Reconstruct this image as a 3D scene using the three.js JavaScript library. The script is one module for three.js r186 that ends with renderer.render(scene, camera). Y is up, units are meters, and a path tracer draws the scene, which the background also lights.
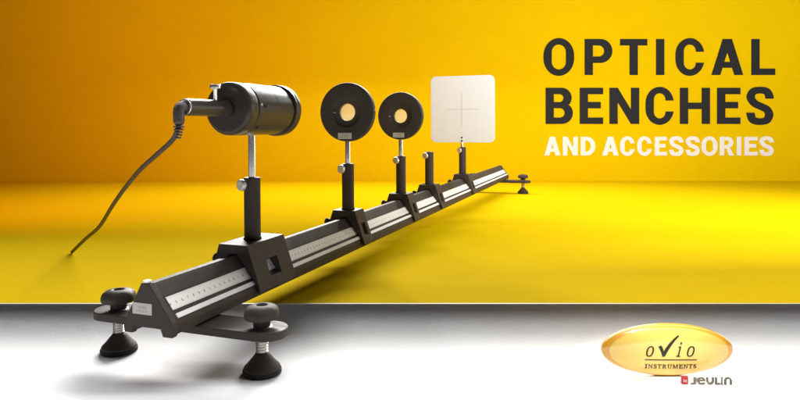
import * as THREE from 'three';
import { mergeGeometries } from 'three/addons/utils/BufferGeometryUtils.js';
import { FontLoader } from 'three/addons/loaders/FontLoader.js';
import { RectAreaLightUniformsLib } from 'three/addons/lights/RectAreaLightUniformsLib.js';
import { Brush, Evaluator, SUBTRACTION } from 'three-bvh-csg';

// ------------------------------------------------------------------ camera, lamps, exposure
const F = 620, CX = 400, HY = 134;            // focal length and eye level of the photograph, in its pixels
const EYE = 0.246, DROP = 0.030;              // eye above the yellow table, white floor below it
const scene = new THREE.Scene();
scene.background = new THREE.Color(0x000000);
const camera = new THREE.PerspectiveCamera(2 * Math.atan(200 / F) * 180 / Math.PI, 2, 0.02, 60);
camera.position.set(0, EYE, 0);
camera.setViewOffset(800, 400, 0, 200 - HY, 800, 400);   // shifted lens: uprights stay upright
camera.updateProjectionMatrix(); camera.updateMatrixWorld();
const renderer = new THREE.WebGLRenderer({ antialias: true });
renderer.setSize(1024, 512);
renderer.toneMapping = THREE.LinearToneMapping;
renderer.toneMappingExposure = 1;
renderer.shadowMap.enabled = true;
RectAreaLightUniformsLib.init();
function areaLight(color, intensity, w, h, at, to) {
  const l = new THREE.RectAreaLight(color, intensity, w, h);
  l.position.set(...at); l.lookAt(...to); scene.add(l); return l;
}
// added unseen light far behind the backdrop: the backdrop's top edge shades the table and lets it reach the white floor
areaLight(0xfffefc, 92, 8, 1.25, [-0.8, 5.52, -12.0], [0, 0, -0.7]);
// added unseen fill light over the table edge, lifting shadows on the white floor
areaLight(0xffffff, 18, 2.2, 0.4, [0.1, 0.78, -0.84], [0.1, 0.78, 1]);
// long soft lamp above the backdrop, over the back of the table
areaLight(0xfffcf6, 24, 2.0, 0.2, [0.1, 1.04, -2.9], [0.1, 0, -1.4]);
// lamp over the bench that lights the backdrop and the screen
areaLight(0xffffff, 12.2, 2.2, 0.5, [1.4, 0.80, -1.15], [1.3, 0.80, -3.2]);
// added amber light, unseen, to warm the far left of the backdrop
areaLight(0xff8a14, 10, 0.8, 0.4, [-1.25, 0.85, -1.5], [-1.25, 0.75, -3.2]);
// added unseen fill light, low at the right of the bench
areaLight(0xfffdf8, 6, 0.5, 0.9, [2.0, 0.46, -1.75], [-0.1, 0.15, -1.1]);
// added unseen spot, only to brighten the front of the badge
{
  const sp = new THREE.SpotLight(0xfff4e0, 13, 0, 0.062, 0.9, 2); sp.position.set(0.31, 1.15, -0.05); sp.target.position.set(0.31, 0.0, -0.71);
  sp.castShadow = true; sp.shadow.radius = 2; scene.add(sp, sp.target);
}

// ------------------------------------------------------------------ helpers
let seed = 7;
const rnd = () => { seed = (seed * 1664525 + 1013904223) >>> 0; return seed / 4294967296; };
const taken = {};
function numbered(n) { const k = taken[n] = (taken[n] ?? -1) + 1; return k ? `${n}_${String(k).padStart(3, '0')}` : n; }
function mesh(name, geo, mat, parent) {
  if (Array.isArray(geo)) geo = geo.length > 1 ? mergeGeometries(geo.map(g => { const q = g.index ? g.toNonIndexed() : g; for (const a of Object.keys(q.attributes)) if (!['position', 'normal', 'uv'].includes(a)) q.deleteAttribute(a); return q; })) : geo[0];
  const m = new THREE.Mesh(geo, mat); m.castShadow = m.receiveShadow = true;
  m.name = parent ? name : numbered(name); (parent ?? scene).add(m); return m;
}
function thing(name, label, category, group) {
  const g = new THREE.Group(); g.name = numbered(name); scene.add(g);
  g.userData = { label, category }; if (group) g.userData.group = group; return g;
}
const V2 = (a) => a.map(([x, y]) => new THREE.Vector2(x, y));
const lathe = (pts, seg = 40) => new THREE.LatheGeometry(V2(pts), seg);
// lathe whose axis runs along the bench: points are (radius, distance along the bench)
const latheAlong = (pts, seg = 64) => lathe(pts, seg).rotateX(-Math.PI / 2);
const box = (x, y, z, w, h, d) => new THREE.BoxGeometry(w, h, d).translate(x, y, z);
function poly(pts) { const s = new THREE.Shape(); pts.forEach(([x, y], i) => i ? s.lineTo(x, y) : s.moveTo(x, y)); s.closePath(); return s; }
function extr(shape, depth, bevel = 0, seg = 2, curveSegments = 24) {
  return new THREE.ExtrudeGeometry(shape, { depth, bevelEnabled: bevel > 0, bevelSize: bevel, bevelThickness: bevel, bevelOffset: -bevel, bevelSegments: seg, curveSegments });
}
function noiseTex(size, amp, base, streak = 1) {      // grain, tileable
  const d = new Uint8Array(size * size * 4), lay = [];
  for (const c of [8, 32, 128, 256]) { const g = []; for (let i = 0; i < c * c; i++) g.push(rnd()); lay.push([c, g]); }
  for (let y = 0; y < size; y++) for (let x = 0; x < size; x++) {
    let v = 0;
    lay.forEach(([c, g], k) => {
      const fx = x / size * c / (k ? streak : 1), fy = y / size * c, x0 = Math.floor(fx), y0 = Math.floor(fy), a = fx - x0, b = fy - y0;
      const q = (i, j) => g[((j % c) * c) + (i % c)];
      v += ((q(x0, y0) * (1 - a) + q(x0 + 1, y0) * a) * (1 - b) + (q(x0, y0 + 1) * (1 - a) + q(x0 + 1, y0 + 1) * a) * b - .5) * [.5, .4, .35, .3][k];
    });
    const o = Math.max(0, Math.min(255, base + amp * v)); const i = (y * size + x) * 4; d[i] = d[i + 1] = d[i + 2] = o; d[i + 3] = 255;
  }
  const t = new THREE.DataTexture(d, size, size); t.wrapS = t.wrapT = THREE.RepeatWrapping; t.magFilter = THREE.LinearFilter; t.minFilter = THREE.LinearMipmapLinearFilter; t.generateMipmaps = true; t.needsUpdate = true; return t;
}
function rep(t, x, y) { const c = t.clone(); c.repeat.set(x, y); c.needsUpdate = true; return c; }
function canvasTex(w, h, draw) {
  const c = document.createElement('canvas'); c.width = w; c.height = h; draw(c.getContext('2d'), w, h);
  const t = new THREE.CanvasTexture(c); t.colorSpace = THREE.SRGBColorSpace; return t;
}
const grain = noiseTex(512, 150, 128), tone = noiseTex(512, 14, 246);
const wear = noiseTex(512, 80, 205, 4);
const lin = (r, g, b) => new THREE.Color().setRGB(r, g, b);
const std = (c, roughness, extra = {}) => new THREE.MeshStandardMaterial({ color: c, roughness, ...extra });
const phys = (c, roughness, extra = {}) => new THREE.MeshPhysicalMaterial({ color: c, roughness, ...extra });
const M = {
  yellowWall: phys(lin(.80, .545, .0015), .95, { specularIntensity: .02, map: rep(tone, .8, .8), bumpMap: rep(grain, 3, 3), bumpScale: .0006 }),
  yellowTable: phys(lin(.80, .545, .0015), .95, { specularIntensity: .02, map: rep(tone, .8, .8), bumpMap: rep(grain, 3, 3), bumpScale: .0004 }),
  white: std(lin(.88, .88, .88), .75, { bumpMap: rep(grain, 4, 4), bumpScale: .0003 }),
  black: phys(lin(.056, .045, .039), .66, { roughnessMap: rep(wear, 9, 9), specularIntensity: .35, bumpMap: rep(grain, 12, 12), bumpScale: .00012 }),
  gloss: phys(lin(.044, .035, .030), .38, { roughnessMap: rep(wear, 3, 2), specularIntensity: .5, bumpMap: rep(grain, 12, 12), bumpScale: .00005 }),
  anod: phys(lin(.056, .045, .039), .68, { roughnessMap: rep(wear, 6, 3), specularIntensity: .25, bumpMap: rep(grain, 20, 2), bumpScale: .00008 }),
  matte: std(lin(.044, .036, .031), .6, { bumpMap: rep(grain, 14, 14), bumpScale: .00015 }),
  rubber: std(lin(.012, .012, .012), .8),
  chrome: std(lin(.86, .84, .82), .26, { metalness: .85 }),
  nickel: std(lin(.70, .68, .64), .34, { metalness: 1 }),
  satin: std(lin(.66, .65, .63), .4, { metalness: .6 }),
  edge: std(lin(.90, .88, .88), .5),
  sticker: std(lin(.66, .64, .62), .5),
  screen: std(lin(.76, .80, .85), .7),
  line: std(lin(.53, .54, .56), .7),
  dark: phys(lin(.024, .026, .030), .8, { specularIntensity: .2 }),
  pale: std(lin(.82, .83, .88), .7),
  cord: std(lin(.045, .036, .034), .5),
  lens: new THREE.MeshPhysicalMaterial({ color: lin(.97, .97, .88), roughness: .22, transmission: .88, thickness: 0, ior: 1.5 }),
};

// ------------------------------------------------------------------ setting
function struct(name, geo, mat) { const m = mesh(name, geo, mat); m.userData.kind = 'structure'; return m; }
const ZE = F * EYE / (303 - HY), ZW = F * EYE / (181 - HY);           // table edge and backdrop, metres from the eye
const metreUV = (g, ax, ay) => { const p = g.attributes.position, u = []; for (let i = 0; i < p.count; i++) u.push(p[['getX', 'getY', 'getZ'][ax]](i), p[['getX', 'getY', 'getZ'][ay]](i)); g.setAttribute('uv', new THREE.Float32BufferAttribute(u, 2)); return g; };
struct('backdrop_wall', metreUV(box(0, .5, -ZW - .02, 7, 1.06, .04), 0, 1), M.yellowWall);
const table = struct('yellow_table', metreUV(box(0, -.002, -(ZE + ZW) / 2, 7, .004, ZW - ZE), 0, 2), M.yellowTable);
mesh('edge_highlight', box(0, -.0018, -ZE + .0022, 7, .0036, .0040), std(lin(.72, .66, .42), .6), table);  // pale strip: the highlight along the table edge, put into the colour
{ // white paper floor that sweeps up to the edge of the yellow table
  const prof = [], run = .14;
  for (let i = 0; i <= 60; i++) { const q = i / 60; prof.push([ZE - .0045 - q * run, -.0008 - (DROP - .0008) * (1 - (1 - q) ** 2.55)]); }
  prof.push([-1.5, -DROP]);
  const pos = [], uv = [], idx = [];
  prof.forEach(([z, y], i) => { for (const x of [-3.5, 3.5]) { pos.push(x, y, -z); uv.push(x, z); } if (i) { const a = 2 * i - 2; idx.push(a, a + 2, a + 1, a + 1, a + 2, a + 3); } });
  const g = new THREE.BufferGeometry(); g.setAttribute('position', new THREE.Float32BufferAttribute(pos, 3)); g.setAttribute('uv', new THREE.Float32BufferAttribute(uv, 2)); g.setIndex(idx); g.computeVertexNormals();
  struct('white_floor', g, M.white);
}

// ------------------------------------------------------------------ the bench: local x = across (right), y = up, -z = along the bench
const TH = 19.87 * Math.PI / 180, AL = .875 * Math.PI / 180;
const ORIGIN = new THREE.Vector3(-.2579, -DROP, -.7517);
const ROT = new THREE.Euler(AL, -TH, 0, 'YXZ');
const along = new THREE.Vector3(0, 0, -1).applyEuler(ROT);
function seat(o, t) { o.rotation.copy(ROT); o.position.copy(ORIGIN).addScaledVector(along, t); return o; }
const T0 = -.062, T1 = 2.01;                   // front and rear end of the rail
const bench = seat(thing('optical_bench', 'long black prism rail with white scale on four screw feet', 'optical bench'), 0);
{
  const prof = [[-.004, .1105], [.004, .1105], [.0065, .1075], [.0155, .0958], [.0155, .0945], [.0345, .0705], [.0360, .0665], [.0360, .0575], [.0345, .0562], [.0235, .0562], [.0210, .0625], [-.0175, .0625], [-.0195, .0562], [-.0285, .0562], [-.0300, .0575], [-.0300, .0650], [-.0285, .0700], [-.0065, .1075]];
  const g = extr(poly(prof.slice().reverse()), T1 - T0).translate(0, 0, -T1);
  mesh('rail', g, M.anod, bench);
  // sloped face of the rail: unit vector down the slope and outward normal
  const a = new THREE.Vector2(.0158, .0944), b = new THREE.Vector2(.0345, .0705), dn = b.clone().sub(a).normalize(), nn = new THREE.Vector2(-dn.y, dn.x);
  const strip = (s0, s1, th, t0, t1) => {      // a bar lying on the slope
    const P = (s, h) => [a.x + dn.x * s + nn.x * h, a.y + dn.y * s + nn.y * h];
    return extr(poly([P(s0, -.0004), P(s0, th), P(s1, th), P(s1, -.0004)].reverse()), t1 - t0).translate(0, 0, -t1);
  };
  const L = a.distanceTo(b);
  const scaleTex = canvasTex(1600, 272, (c, w, h) => {
    c.fillStyle = '#efedea'; c.fillRect(0, 0, w, h); c.fillStyle = '#6d6966';
    for (let i = 0; i < 100; i++) { const l = i % 10 === 0 ? 88 : i % 5 === 0 ? 64 : 40; c.globalAlpha = .8; c.fillRect(i * 16 + 1, 0, 3, l); c.fillRect(i * 16 + 1, h - l * .6, 3, l * .6); }
    c.globalAlpha = 1; c.font = 'bold 76px sans-serif'; c.textAlign = 'center';
    for (let i = 0; i < 10; i++) c.fillText(String(i), i * 160 + 80, 178);
  });
  scaleTex.wrapS = THREE.RepeatWrapping; scaleTex.anisotropy = 8;
  const sg = strip(.0004, .0172, .0006, T0 + .006, T1 - .003);
  { const p = sg.attributes.position, u = []; for (let i = 0; i < p.count; i++) { const s = (p.getX(i) - a.x) * dn.x + (p.getY(i) - a.y) * dn.y; u.push(-p.getZ(i) / .1, 1 - s / .0172); } sg.setAttribute('uv', new THREE.Float32BufferAttribute(u, 2)); }
  const tape = mesh('scale_tape', sg, std(0xffffff, .5, { map: scaleTex }), bench); tape.userData.label = 'white printed length scale along the rail';
  mesh('edge_strip', strip(.0222, .0278, .0012, T0 + .006, T1 - .003), M.edge, bench);
  // end plates
  const endShape = [[-.0055, .1118], [.0055, .1118], [.0360, .0705], [.0372, .0660], [.0372, .0560], [.0355, .0545], [.0235, .0545], [.0200, .0630], [-.0165, .0630], [-.0190, .0550], [-.0295, .0550], [-.0308, .0570], [-.0308, .0650]];
  const front = mesh('end_plate', extr(poly(endShape.slice().reverse()), .006, .0009).translate(0, 0, -T0), M.black, bench);
  const stick = canvasTex(256, 128, (c, w, h) => { c.fillStyle = '#c9c6c2'; c.fillRect(0, 0, w, h); c.fillStyle = '#77726e'; c.font = 'italic 54px serif'; c.textAlign = 'center'; c.fillText('ovio', w / 2, 64); c.font = '22px serif'; c.fillText('INSTRUMENTS', w / 2, 98); });
  M.stickTex = std(0xffffff, .5, { map: stick });
  const stickGeo = (w, h) => { const g = new THREE.BoxGeometry(w, h, .0006); return g; };
  mesh('maker_label', stickGeo(.0265, .0125).translate(-.004, .0835, -T0 + .0072), M.stickTex, front);
  mesh('bolt_head', new THREE.CylinderGeometry(.0042, .0042, .002, 20).translate(0, .1134, -T0 + .003), M.satin, front);
  mesh('end_plate', extr(poly(endShape.slice().reverse()), .005, .0009).translate(0, 0, -T1 - .005), M.black, bench);
  const thread = []; thread.push([0, .021]); for (let v = .021; v < .0430; v += .0031) thread.push([.0050, v], [.0072, v + .0011], [.0072, v + .0017], [.0050, v + .0028]); thread.push([.0050, .0452], [0, .0452]);
  const cb = new THREE.Shape(); { const r = .024, w = .112; cb.moveTo(-w, -r); cb.lineTo(w, -r); cb.absarc(w, 0, r, -Math.PI / 2, Math.PI / 2, false); cb.lineTo(-w, r); cb.absarc(-w, 0, r, Math.PI / 2, Math.PI * 1.5, false); }
  const cbg = extr(cb, .0075, .0012, 2, 20).rotateX(Math.PI / 2).translate(0, .053, 0);
  const padG = lathe([[0, .0042], [.0205, .0042], [.0213, .006], [.0205, .0085], [.0165, .0125], [.0085, .022], [.0068, .0245], [0, .0245]], 40);
  const rubG = lathe([[0, .0002], [.0205, .0002], [.0222, .0014], [.0222, .0048], [.0214, .0055], [0, .0055]], 40);
  const knobG = (() => { // mushroom knob with shallow finger lobes
    const g = lathe([[.0098, .0545], [.0100, .0645], [.0135, .0650], [.0180, .0637], [.0198, .0650], [.0206, .0680], [.0203, .0715], [.0188, .0752], [.0150, .0778], [.0095, .0790], [.0068, .0792], [.0058, .0775], [.0050, .0766], [0, .0766]], 60);
    const p = g.attributes.position; for (let i = 0; i < p.count; i++) { const x = p.getX(i), z = p.getZ(i), r = Math.hypot(x, z); if (r > .015) { const k = 1 + .03 * Math.cos(6 * Math.atan2(z, x)); p.setX(i, x * k); p.setZ(i, z * k); } } g.computeVertexNormals(); return g;
  })();
  const washG = lathe([[.005, .0530], [.0118, .0530], [.0118, .0546], [.005, .0546]], 32);
  for (const t of [0, 1.965]) {
    mesh('crossbar', cbg.clone().translate(0, 0, -t), M.black, bench);
    mesh('spacer', box(.003, .0576, -t, .036, .0092, .034), M.black, bench);
    for (const s of [-1, 1]) {
      const foot = mesh('levelling_foot', padG, M.black, bench); foot.position.set(s * .105, 0, -t);
      mesh('rubber_base', rubG, M.rubber, foot); mesh('screw', lathe(thread, 28), M.nickel, foot);
      mesh('knob', knobG, M.black, foot); mesh('washer', washG, M.satin, foot);
    }
  }
}

// ------------------------------------------------------------------ carriages that ride on the rail
const ev = new Evaluator(); ev.attributes = ['position', 'normal', 'uv'];
function saddleGeo(len, win) {
  const prof = [[-.0225, .1245], [.0225, .1245], [.0435, .0635], [.0425, .0615], [.0385, .0615], [.0383, .0672], [.0367, .0715], [.0075, .1090], [.0055, .1118], [-.0055, .1118], [-.0075, .1090], [-.0367, .0715], [-.0383, .0672], [-.0385, .0615], [-.0425, .0615], [-.0435, .0635]];
  const g = extr(poly(prof.slice().reverse()), len - .0016, .0008, 2).translate(0, 0, -len / 2 + .0008);
  const A = new Brush(g.index ? g : g); A.updateMatrixWorld();
  const sl = Math.atan2(.061, .021);           // slope of the flank
  const wg = new THREE.BoxGeometry(.05, .0195, win);
  const B = new Brush(wg); B.position.set(.036, .0885, 0); B.rotation.z = sl - Math.PI / 2; B.updateMatrixWorld();
  const r = ev.evaluate(A, B, SUBTRACTION);
  return r.geometry;
}
const longSaddle = saddleGeo(.095, .029), shortSaddle = saddleGeo(.042, .017);
const postG = lathe([[0, .1246], [.0128, .1246], [.0128, .1262], [.0116, .1268], [.0116, .2112], [.0110, .2122], [.0056, .2122], [.0056, .2085], [0, .2085]], 36);
const screwHead = (() => { const g = lathe([[0, 0], [.003, 0], [.003, .004], [.0072, .0042], [.0079, .005], [.0079, .0095], [.0070, .0104], [.003, .0100], [0, .0098]], 48); const p = g.attributes.position; for (let i = 0; i < p.count; i++) { const x = p.getX(i), z = p.getZ(i); if (Math.hypot(x, z) > .0075) { const k = 1 + .025 * Math.cos(24 * Math.atan2(z, x)); p.setX(i, x * k); p.setZ(i, z * k); } } g.computeVertexNormals(); return g; })();
function carriage(t, long, label) {
  const c = seat(thing('rail_carriage', label, 'carriage', 'carriages on the rail'), t);
  mesh('saddle', long ? longSaddle : shortSaddle, M.black, c);
  mesh('post', postG, M.anod, c);
  const th = mesh('thumb_screw', screwHead, M.satin, c);
  th.quaternion.setFromUnitVectors(new THREE.Vector3(0, 1, 0), new THREE.Vector3(-.32, 0, .95).normalize()); th.position.set(-.0036, .2025, .0108);
  const k = mesh('clamp_screw', lathe([[0, 0], [.0032, 0], [.0032, .007], [.0062, .0075], [.0066, .009], [.0066, .015], [.0055, .0165], [0, .0165]], 28), M.black, c);
  mesh('screw_cap', lathe([[0, .0166], [.0042, .0166], [.0034, .0176], [0, .0178]], 20), M.satin, k);
  k.quaternion.setFromUnitVectors(new THREE.Vector3(0, 1, 0), new THREE.Vector3(-.061, .021, 0).normalize()); k.position.set(-.0325, .0950, long ? .022 : 0);
  return c;
}
const TL = .1425, TA = .468, TB = .768, TC = .996, TD = 1.364;
carriage(TL, true, 'long black carriage on the rail carrying the lamp');
carriage(TA, false, 'short black carriage whose post holds the lens beside the lamp');
carriage(TB, false, 'short black carriage whose post holds the lens nearer the white screen');
carriage(TC, false, 'short black carriage with an empty post, between lens and screen');
carriage(TD, false, 'short black carriage whose post holds the white square screen');

// ------------------------------------------------------------------ lamp
const rodGeo = (v0, v1, r = .0050) => lathe([[0, v0], [r - .0004, v0], [r, v0 + .0006], [r, v1], [0, v1]], 28);
{
  const l = seat(thing('lamp', 'black cylindrical lamp on chrome rod with cable plugged into its back', 'lamp'), TL);
  const ax = .3085, sh = (pts, seg) => latheAlong(pts.map(([r, t]) => [r, t - TL]), seg).translate(0, ax, 0);
  const h = mesh('housing', sh([[0, .108], [.0345, .108], [.0362, .1095], [.0362, .1995], [.0350, .2005], [.0350, .2035], [0, .2035]]), M.gloss, l);
  mesh('front_ring', sh([[.030, .2035], [.0375, .2035], [.0385, .2045], [.0385, .2085], [.0376, .2092], [.0385, .2099], [.0385, .2175], [.0375, .2188], [.031, .2188], [.030, .2178], [.030, .2035]]), M.gloss, l);
  mesh('rear_cap', sh([[0, .0840], [.0300, .0840], [.0338, .0852], [.0357, .0885], [.0360, .0925], [.0360, .1055], [.0350, .1066], [.0338, .1079], [0, .1079]]), M.gloss, l);
  mesh('socket_tube', sh([[.0065, .0040], [.0065, .0002], [.0098, .0002], [.0106, .0012], [.0106, .078], [.0118, .0795], [.0118, .0838], [0, .0838], [0, .0040], [.0065, .0040]], 40), M.gloss, l);
  mesh('socket_ring', sh([[.0066, .0002], [.0066, -.0012], [.0096, -.0012], [.0100, -.0004], [.0100, .0002]], 32), M.nickel, l);
  const set = mesh('set_screw', lathe([[0, 0], [.0026, 0], [.0026, .0142], [.0066, .0148], [.0072, .0155], [.0072, .0195], [.0064, .0203], [0, .0203]], 28), M.chrome, l); set.position.set(0, ax + .0105, -(.060 - TL));
  mesh('rod', rodGeo(.2090, ax - .0364, .0052), M.chrome, l);
  // small screws and hole plugs on the housing's side
  const sideScrew = (t, ang, r, m) => { const s = mesh('side_screw', new THREE.CylinderGeometry(r, r, .0014, 18), m, h); const d = new THREE.Vector3(Math.cos(ang), Math.sin(ang), 0); s.quaternion.setFromUnitVectors(new THREE.Vector3(0, 1, 0), d); s.position.set(d.x * .0365, ax + d.y * .0365, -(t - TL)); };
  sideScrew(.122, .10, .0026, M.rubber); sideScrew(.112, .16, .0018, M.chrome); sideScrew(.115, -.75, .0022, M.rubber);
  // label wrapped on the top of the housing
  const lb = new THREE.CylinderGeometry(.0366, .0366, .016, 12, 1, true, -.28, .56).rotateX(-Math.PI / 2).translate(0, ax, -(.128 - TL));
  mesh('top_label', lb.rotateZ(0), M.sticker, h);
}
// cable from the lamp down on to the table
{
  const c = thing('power_cable', 'thin dark cable hanging from the lamp to the yellow table', 'cable');
  const loc = (w, v, t) => new THREE.Vector3(w, v, -t).applyEuler(ROT).add(ORIGIN);
  const plugPath = new THREE.CatmullRomCurve3([loc(0, .3085, -.0014), loc(0, .3085, -.0050), loc(-.0006, .3072, -.0082), loc(-.0010, .3030, -.0094), loc(-.0010, .2920, -.0094)]);
  mesh('plug', [new THREE.TubeGeometry(plugPath, 24, .0066, 18), (() => { const s = new THREE.SphereGeometry(.0066, 16, 8); const p = loc(-.0010, .2920, -.0094); return s.translate(p.x, p.y, p.z); })()], M.cord, c);
  const ribs = [];
  for (let k = 0; k < 5; k++) { const p = loc(-.0012 - k * .0003, .2850 - k * .0033, -.0094), r = .0062 - k * .0006; ribs.push(lathe([[.002, -.0011], [r, -.0011], [r, .0011], [.002, .0011]], 20).translate(p.x, p.y, p.z)); }
  mesh('strain_relief', ribs, M.cord, c);
  // picture points of the cord, with distances running from the plug to where the cord lies on the table
  const px = [[178.4, 121], [178, 128], [174, 138], [157.5, 154], [141, 169], [125, 188], [113.6, 204], [99, 227], [86, 238.5], [72, 252]];
  const p0 = loc(-.0014, .284, -.0094), z0 = -p0.z; let len = [0]; for (let i = 1; i < px.length; i++) len.push(len[i - 1] + Math.hypot(px[i][0] - px[i - 1][0], px[i][1] - px[i - 1][1]));
  const z1 = F * (EYE - .0032) / (252 - HY), pts = px.map(([x, y], i) => { const k = len[i] / len[len.length - 1], z = 1 / (1 / z0 + (1 / z1 - 1 / z0) * Math.pow(k, 1.15)); return new THREE.Vector3((x - CX) / F * z, EYE - (y - HY) / F * z, -z); });
  pts[0].copy(p0);
  const curve = new THREE.CatmullRomCurve3(pts);
  const g = new THREE.TubeGeometry(curve, 140, .0031, 14);
  const e = pts[pts.length - 1]; 
  mesh('cord', [g, new THREE.SphereGeometry(.0031, 12, 8).translate(e.x, e.y, e.z)], M.cord, c);
}

// ------------------------------------------------------------------ lenses
function lensHolder(t, ax, label) {
  const l = seat(thing('lens_holder', label, 'lens', 'lens holders on posts'), t);
  const ring = mesh('ring', latheAlong([[.0165, .0045], [.0165, -.0015], [.0180, -.0022], [.0225, -.0022], [.0232, -.0030], [.0285, -.0030], [.0292, -.0062], [.0535, -.0062], [.0555, -.0050], [.0562, -.0030], [.0562, .0045], [.0550, .0056], [.0165, .0056], [.0165, .0045]], 96).translate(0, ax, 0), M.matte, l);
  const arc = []; for (let i = 0; i <= 10; i++) { const r = .0163 * i / 10; arc.push([r, -.0012 - .003 * (1 - (i / 10) ** 2)]); } arc.push([.0163, .003], [0, .0035]);
  mesh('lens', latheAlong(arc, 48).translate(0, ax, 0), M.lens, l);
  mesh('maker_label', new THREE.BoxGeometry(.0285, .0115, .0006).translate(-.003, ax - .0455, .0067), M.stickTex, ring);
  mesh('index_mark', new THREE.BoxGeometry(.0055, .0011, .0005).translate(-.0258, ax - .001, .0033), M.sticker, ring);
  const sc = mesh('rim_screw', new THREE.CylinderGeometry(.0022, .0022, .0016, 16), M.chrome, ring); sc.rotation.z = Math.PI / 2; sc.position.set(.0563, ax + .004, .0002);
  mesh('rod', rodGeo(.2088, ax - .0564, .0050), M.chrome, l);
  return l;
}
lensHolder(TA, .3107, 'lens in round black holder between the lamp and the other lens');
lensHolder(TB, .3072, 'lens in round black holder beside the white square screen');

// ------------------------------------------------------------------ screen
{
  const s = seat(thing('screen', 'white square screen with faint cross on a short post', 'screen'), TD);
  const w = .107, v0 = .2275, v1 = .4458, r = .014, sh = new THREE.Shape();
  sh.moveTo(-w + r, v0); sh.lineTo(w - r, v0); sh.quadraticCurveTo(w - r * .25, v0 + r * .25, w, v0 + r); sh.lineTo(w, v1 - r); sh.quadraticCurveTo(w - r * .25, v1 - r * .25, w - r, v1); sh.lineTo(-w + r, v1); sh.quadraticCurveTo(-w + r * .25, v1 - r * .25, -w, v1 - r); sh.lineTo(-w, v0 + r); sh.quadraticCurveTo(-w + r * .25, v0 + r * .25, -w + r, v0);
  const p = mesh('panel', extr(sh, .003, .0005, 1, 8).translate(-.001, 0, -.0015 - .004), M.screen, s);
  mesh('cross_mark', [box(.002, .336, -.0018, .108, .0016, .0006), box(-.0022, .336, -.0018, .0016, .109, .0005)], M.line, p);
  for (const v of [.2328, .2436]) mesh('panel_screw', new THREE.CylinderGeometry(.0030, .0030, .0016, 18).rotateX(Math.PI / 2).translate(-.0025, v, -.0017), M.rubber, p);
  mesh('rod', rodGeo(.2088, .2272, .0044).translate(-.001, 0, -.0005), M.nickel, s);
}

// ------------------------------------------------------------------ overlaid banner headline, built as raised lettering on the backdrop
const WS = ZW / F;                              // metres per photograph pixel at the backdrop
const NA = 16;
const capO = (w, h, k) => {                     // closed outline, flat sides and round ends, from the right middle, counter-clockwise
  const rx = w / 2, ry = Math.min(h / 2, rx * k), o = [];
  for (const [cy, a0] of [[h - ry, 0], [h - ry, Math.PI / 2], [ry, Math.PI], [ry, Math.PI * 1.5]]) for (let i = 0; i <= NA; i++) { const a = a0 + Math.PI / 2 * i / NA; o.push([rx + rx * Math.cos(a), cy + ry * Math.sin(a)]); }
  return o;
};
const shift = (pts, x, y) => pts.map(([a, b]) => [a + x, b + y]);
const bowl = (x0, y0, x1, y1, kx = .5) => {     // straight left side, round right side
  const h = y1 - y0, rx = Math.min(x1 - x0, (h) * kx), o = [[x0, y0], [x1 - rx, y0]];
  for (let i = 1; i < 2 * NA; i++) { const a = -Math.PI / 2 + Math.PI * i / (2 * NA); o.push([x1 - rx + rx * Math.cos(a), (y0 + y1) / 2 + h / 2 * Math.sin(a)]); }
  o.push([x1 - rx, y1], [x0, y1]); return o;
};
const withHoles = (outer, ...holes) => { const s = poly(outer); for (const h of holes) s.holes.push(new THREE.Path(V2(h))); return s; };
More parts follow.
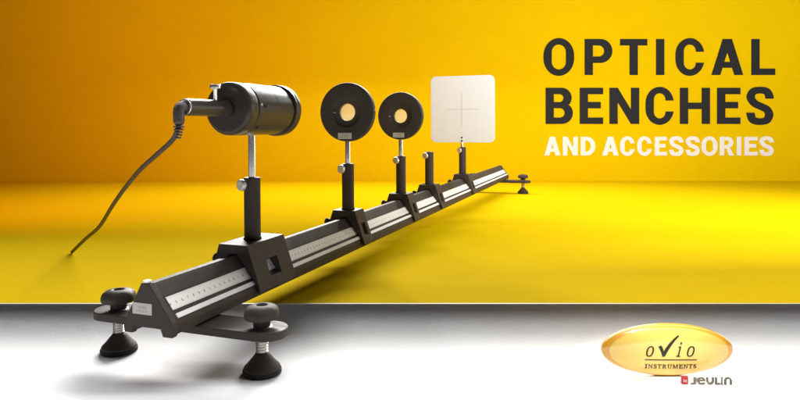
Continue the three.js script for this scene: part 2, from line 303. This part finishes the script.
function glyph(ch, w, h, s, b) {
  switch (ch) {
    case 'I': return [poly([[0, 0], [w, 0], [w, h], [0, h]])];
    case 'L': return [poly([[0, 0], [w, 0], [w, b], [s, b], [s, h], [0, h]])];
    case 'T': { const c = w / 2; return [poly([[c - s / 2, 0], [c + s / 2, 0], [c + s / 2, h - b], [w, h - b], [w, h], [0, h], [0, h - b], [c - s / 2, h - b]])]; }
    case 'E': { const m = h * .52; return [poly([[0, 0], [w, 0], [w, b], [s, b], [s, m - b / 2], [w * .9, m - b / 2], [w * .9, m + b / 2], [s, m + b / 2], [s, h - b], [w, h - b], [w, h], [0, h]])]; }
    case 'H': { const m = h * .5; return [poly([[0, 0], [s, 0], [s, m - b / 2], [w - s, m - b / 2], [w - s, 0], [w, 0], [w, h], [w - s, h], [w - s, m + b / 2], [s, m + b / 2], [s, h], [0, h]])]; }
    case 'N': return [poly([[0, 0], [s, 0], [s, h * .61], [w - s, 0], [w, 0], [w, h], [w - s, h], [w - s, h * .39], [s, h], [0, h]])];
    case 'A': { const t = s * 1.12, c = w / 2, yb = h * .2, yt = yb + b * .92, k = (y) => (c - t / 2) * y / h, q = s * 1.08;
      const apex = h * .64; return [withHoles([[0, 0], [q, 0], [q + k(yb) * .97, yb], [w - q - k(yb) * .97, yb], [w - q, 0], [w, 0], [c + t / 2, h], [c - t / 2, h]], [[q + k(yt) * .97, yt], [w - q - k(yt) * .97, yt], [c, apex]])]; }
    case 'O': return [withHoles(capO(w, h, 1.15), shift(capO(w - 2 * s, h - 2 * b, 1.05), s, b))];
    case 'C': {
      const yu = h * .64, yl = h * .35, o = capO(w, h, 1.15), n = shift(capO(w - 2 * s, h - 2 * b, 1.05), s, b), out = [], inn = [];
      const keep = (p) => !(p[0] > w / 2 && p[1] < yu && p[1] > yl);
      const cut = (pts) => { const a = pts.filter(keep), up = a.filter(p => p[1] > h / 2 || p[0] < w / 2); return a; };
      const outer = cut(o), inner = cut(n);
      const i0 = outer.findIndex(p => p[0] > w / 2 && p[1] >= yu), rot = (a) => { let i = a.findIndex((p, j) => p[0] > w / 2 && p[1] >= yu && !(a[(j - 1 + a.length) % a.length][0] > w / 2 && a[(j - 1 + a.length) % a.length][1] >= yu)); if (i < 0) i = 0; return [...a.slice(i), ...a.slice(0, i)]; };
      const O2 = rot(outer), I2 = rot(inner);
      O2.unshift([w, yu]); O2.push([w, yl]); I2.unshift([w - s, yu]); I2.push([w - s, yl]);
      return [poly([...O2, ...I2.reverse()])];
    }
    case 'P': return [withHoles([...bowl(s, h * .335, w, h, .5), [0, h], [0, 0], [s, 0]], bowl(s, h * .335 + b, w - s, h - b, .5))];
    case 'D': return [withHoles(bowl(0, 0, w, h, .46), bowl(s, b, w - s, h - b, .42))];
    case 'B': { const m = h * .52, lo = bowl(s, 0, w, m + b * .45, .5), up = bowl(s, m - b * .45, w * .955, h, .5);
      const loC = lo.slice(1).filter(p => p[1] < m - b * .02), upC = up.slice(1).filter(p => p[1] > m + b * .02 && p[0] > s);
      return [withHoles([[0, 0], ...loC, [w * .83, m], ...upC, [0, h]], bowl(s, b, w - s, m - b * .48, .5), bowl(s, m + b * .48, w * .955 - s, h - b, .5))]; }
    case 'R': { const y = h * .385, up = bowl(0, y, w * .96, h, .5).filter(p => p[0] > s * 1.2 && p[1] > y + b * .5);
      return [withHoles([[0, 0], [s, 0], [s, y - b * .05], [s + w * .14, y - b * .05], [w - s * 1.12, 0], [w, 0], [w, h * .02], [w * .70, y + b * .30], ...up, [0, h]], bowl(s, y + b * .9, w * .96 - s, h - b, .5))]; }
    case 'S': {
      const c = [[w - s / 2, h * .69], [w - s * .53, h * .76], [w * .745, h - b * .72], [w * .5, h - b / 2], [w * .26, h - b * .72], [s * .54, h * .745], [s * .72, h * .64], [w * .33, h * .555], [w * .55, h * .48], [w * .76, h * .40], [w - s * .54, h * .275], [w - s * .66, h * .18], [w * .74, b * .70], [w * .5, b / 2], [w * .25, b * .75], [s * .6, h * .22], [s / 2, h * .32]];
      const cv = new THREE.CatmullRomCurve3(c.map(([x, y]) => new THREE.Vector3(x, y, 0)), false, 'centripetal'), n = 90, Lp = [], Rp = [];
      for (let i = 0; i <= n; i++) { const u = i / n, p = cv.getPoint(u), d = cv.getTangent(u); const e = i === 0 ? [0, 1] : i === n ? [0, 1] : [d.x, d.y]; let th = (s * Math.abs(e[1]) + b * Math.abs(e[0])) / 2 / (Math.abs(e[0]) + Math.abs(e[1])); th *= 1.02; Lp.push([p.x - e[1] * th, p.y + e[0] * th]); Rp.push([p.x + e[1] * th, p.y - e[0] * th]); }
      return [poly([...Lp, ...Rp.reverse()])];
    }
  }
}
const LINES = [
  ['OPTICAL', 39.1, 75.0, 8.1, 6.4, M.dark, 'dark grey word OPTICAL, topmost line of the overlaid headline, built as lettering on the yellow backdrop', [[543.5, 574], [584.6, 612.2], [620, 647.1], [656, 664.1], [675.4, 703.9], [711.3, 742.9], [751.2, 774.9]]],
  ['BENCHES', 87.8, 123.9, 8.1, 6.4, M.dark, 'dark grey word BENCHES, middle line of the overlaid headline, built as lettering on the yellow backdrop', [[545.6, 572.7], [579.7, 602.9], [609.4, 639], [645.5, 673.5], [679.8, 709.7], [716.9, 740.1], [746.1, 773.3]]],
  ['ANDACCESSORIES', 136.8, 155.5, 4.6, 3.7, M.pale, 'cream words AND ACCESSORIES of the overlaid headline, built under the dark lettering on the backdrop', [[544.1, 560.2], [562.6, 577.6], [580.5, 595.1], [602, 618.4], [619.8, 634.4], [636.9, 651.5], [654.4, 666.5], [668.6, 683.2], [685.2, 699.5], [701, 717.2], [719.3, 733.6], [736.4, 740.9], [744, 757.2], [758.8, 773.4]]],
];
for (const [word, y0, y1, s, b, m, label, xs] of LINES) {
  const t = thing('overlay_headline', label, 'lettering', 'overlay lettering built on the backdrop');
  t.position.set(0, EYE, -ZW + .0002);
  [...word].forEach((ch, i) => {
    const round = 'OCS'.includes(ch), ov = round ? (y1 - y0) * .025 : 0, [xa, xb] = xs[i];
    const g = mergeGeometries(glyph(ch, xb - xa, y1 - y0 + 2 * ov, s, b).map(q => extr(q, 1.2)));
    g.scale(WS, WS, .004 / 1.2).translate((xa - CX) * WS, (HY - y1 - ov) * WS, 0);
    mesh('letter', g, m, t);
  });
}

// ------------------------------------------------------------------ overlaid logo and small lettering, built as objects standing on the white floor
const loader = new FontLoader();
const serif = await loader.loadAsync('fonts/droid/droid_serif_regular.typeface.json');
const sansB = await loader.loadAsync('fonts/droid/droid_sans_bold.typeface.json');
function textShapes(font, str, size) { return font.generateShapes(str, size); }
function bounds(g) { g.computeBoundingBox(); return g.boundingBox; }
{
  const zb = F * (EYE + DROP) / (375 - HY), S = zb / F;       // metres per photograph pixel at the badge
  const bd = thing('overlay_badge', 'overlaid golden oval logo with black lettering, built as a glossy badge on the white floor', 'badge');
  bd.position.set((666.5 - CX) * S, -DROP, -zb);
  const A = 65.5 * S, B = 25.7 * S, cy = B + .0004;
  // dome height over the flat back, at x, y from the middle
  const dome = (x, y) => { const q = Math.sqrt(x * x / A / A + y * y / B / B); return .0015 + .0105 * Math.sqrt(Math.max(0, 1 - q ** 2.6)); };
  const ring = (q0, q1, nq, back) => {
    const pos = [], idx = [], na = 120;
    for (let j = 0; j <= nq; j++) { const q = q0 + (q1 - q0) * Math.sin(j / nq * Math.PI / 2); for (let i = 0; i <= na; i++) { const a = i / na * Math.PI * 2, x = A * q * Math.cos(a), y = B * q * Math.sin(a); pos.push(x, y + cy, dome(x, y)); } }
    for (let j = 0; j < nq; j++) for (let i = 0; i < na; i++) { const a = j * (na + 1) + i, c = a + na + 1; idx.push(a, c, a + 1, a + 1, c, c + 1); }
    if (back) { const o = pos.length / 3; for (const z of [.0015, -.001]) for (let i = 0; i <= na; i++) { const a = i / na * Math.PI * 2; pos.push(A * q1 * Math.cos(a), B * q1 * Math.sin(a) + cy, z); } for (let i = 0; i < na; i++) idx.push(o + i, o + na + 1 + i, o + i + 1, o + i + 1, o + na + 1 + i, o + na + 2 + i); const c = pos.length / 3; pos.push(0, cy, -.001); for (let i = 0; i < na; i++) idx.push(c, o + na + 2 + i, o + na + 1 + i); }
    const g = new THREE.BufferGeometry(); g.setAttribute('position', new THREE.Float32BufferAttribute(pos, 3)); g.setIndex(idx); g.computeVertexNormals(); return g;
  };
  const resin = (c) => new THREE.MeshPhysicalMaterial({ color: c, roughness: .3, clearcoat: 1, clearcoatRoughness: .06 });
  mesh('dome', ring(0.0001, .90, 30), resin(lin(.82, .56, .13)), bd);
  mesh('rim', ring(.90, 1, 16, true), resin(lin(.70, .34, .03)), bd);
  mesh('stand', [box(0, .0022, -.010, .03, .003, .016), box(0, .016, -.0025, .024, .026, .003)], M.black, bd);
  // lettering pressed on to the dome
  const press = (g, x0, y0, x1, y1, shear = 0) => {
    const bb = bounds(g), p = g.attributes.position, sx = (x1 - x0) / (bb.max.x - bb.min.x), sy = (y0 - y1) / (bb.max.y - bb.min.y);
    for (let i = 0; i < p.count; i++) {
      const u = (p.getX(i) - bb.min.x) * sx, v = (p.getY(i) - bb.min.y) * Math.abs(sy), x = (x0 + u + shear * v - 666.5) * S, y = (349.3 - y1 + v) * S;
      p.setXYZ(i, x, y + cy, dome(x, y) + .00025 + p.getZ(i));
    }
    g.computeVertexNormals(); return g;
  };
  const ink = std(lin(.012, .011, .010), .5);
  const tg = (str) => mergeGeometries(textShapes(serif, str, 10).map(s => extr(s, .0004, 0, 1, 8)));
  mesh('letter', press(tg('o'), 641, 343.0, 648.2, 353.2, .25), ink, bd);
  mesh('letter', press(tg('i'), 671.3, 339.0, 675.3, 353.2, .25), ink, bd);
  mesh('letter', press(tg('o'), 681, 343.0, 688.2, 353.2, .25), ink, bd);
  const tick = new THREE.Shape(); tick.moveTo(0, 9.5); tick.quadraticCurveTo(2.2, 11.4, 3.6, 10.2); tick.quadraticCurveTo(4.4, 8.0, 5.2, 5.2); tick.quadraticCurveTo(10.5, 14.5, 20, 20.3); tick.lineTo(21, 19.6); tick.quadraticCurveTo(12, 12, 6.4, .6); tick.lineTo(4.0, 0); tick.quadraticCurveTo(2.6, 6, 0, 9.5);
  mesh('tick_mark', press(extr(tick, .0004, 0, 1, 10), 654, 332.6, 675, 353.4), ink, bd);
  mesh('underline', press(new THREE.BoxGeometry(50, .5, .0004, 40, 1, 1).translate(0, 0, .0002), 641, 356, 692, 356.7), ink, bd);
  const word = 'INSTRUMENTS', ws = [2.6, 4.4, 3.1, 3.7, 4.2, 4.4, 5.4, 3.9, 4.4, 3.7, 3.1], gap = (692 - 641.2 - ws.reduce((a, b) => a + b)) / 10; let x = 641.2;
  [...word].forEach((ch, i) => { mesh('letter', press(tg(ch), x, 361, x + ws[i], 365.3), ink, bd); x += ws[i] + gap; });
  // small grey lettering in front of the badge
  const z2 = F * (EYE + DROP) / (384.4 - HY), S2 = z2 / F;
  const sl = thing('overlay_letters', 'small grey letters of the overlaid logo beside a red square, built standing before the golden badge', 'lettering');
  sl.position.set(0, -DROP + .0002, -z2);
  const put = (g, x0, x1, y0, m, name, parent = sl, z = 0) => { const bb = bounds(g), sx = (x1 - x0) * S2 / (bb.max.x - bb.min.x), h = (384.4 - y0) * S2, sy = h / (bb.max.y - bb.min.y); g.translate(-bb.min.x, -bb.min.y, 0).scale(sx, sy, .002).translate((x0 - CX) * S2, 0, z - .001); return mesh(name, g, m, parent); };
  const grey = std(lin(.15, .15, .155), .55), sgeo = (c) => mergeGeometries(textShapes(sansB, c, 10).map(s => extr(s, 1, 0, 1, 8)));
  const red = put(new THREE.BoxGeometry(1, 1, 1.6), 681.8, 688, 376.9, std(lin(.36, .012, .03), .45), 'red_square');
  { const w = tg('by'), bb = bounds(w), k = 3.6 * S2 / (bb.max.x - bb.min.x); w.translate(-bb.min.x, -bb.min.y, 0).scale(k, k * 1.1, .6).translate((683.1 - CX) * S2, 1.9 * S2, .0007); mesh('letter', w, M.pale, red); }
  // U, n, J drawn as open strokes; e, L, I from simple shapes
  const W = 1.7;
  const arcU = (w, h, inv) => { const r = w / 2, o = [], n = []; for (let i = 0; i <= 16; i++) { const a = Math.PI + Math.PI * i / 16; o.push([r + r * Math.cos(a), r + r * Math.sin(a)]); n.push([r + (r - W) * Math.cos(a), r + (r - W) * Math.sin(a)]); } let p = [[0, h], ...o, [w, h], [w - W, h], ...n.reverse(), [W, h]]; if (inv) p = p.map(([x, y]) => [x, h - y]).reverse(); return extr(poly(p), 1); };
  put(sgeo('J'), 690.6, 696.2, 377.3, grey, 'letter');
  put(sgeo('e'), 697.2, 705, 377.3, grey, 'letter');
  put(arcU(7.4, 7.1), 706.3, 713.7, 377.3, grey, 'letter');
  put(sgeo('L'), 715.2, 719.8, 377.3, grey, 'letter');
  put(sgeo('I'), 720.9, 722.7, 377.3, grey, 'letter');
  put(arcU(7.2, 7.1, true), 724.4, 731.6, 377.3, grey, 'letter');
}
renderer.render(scene, camera);
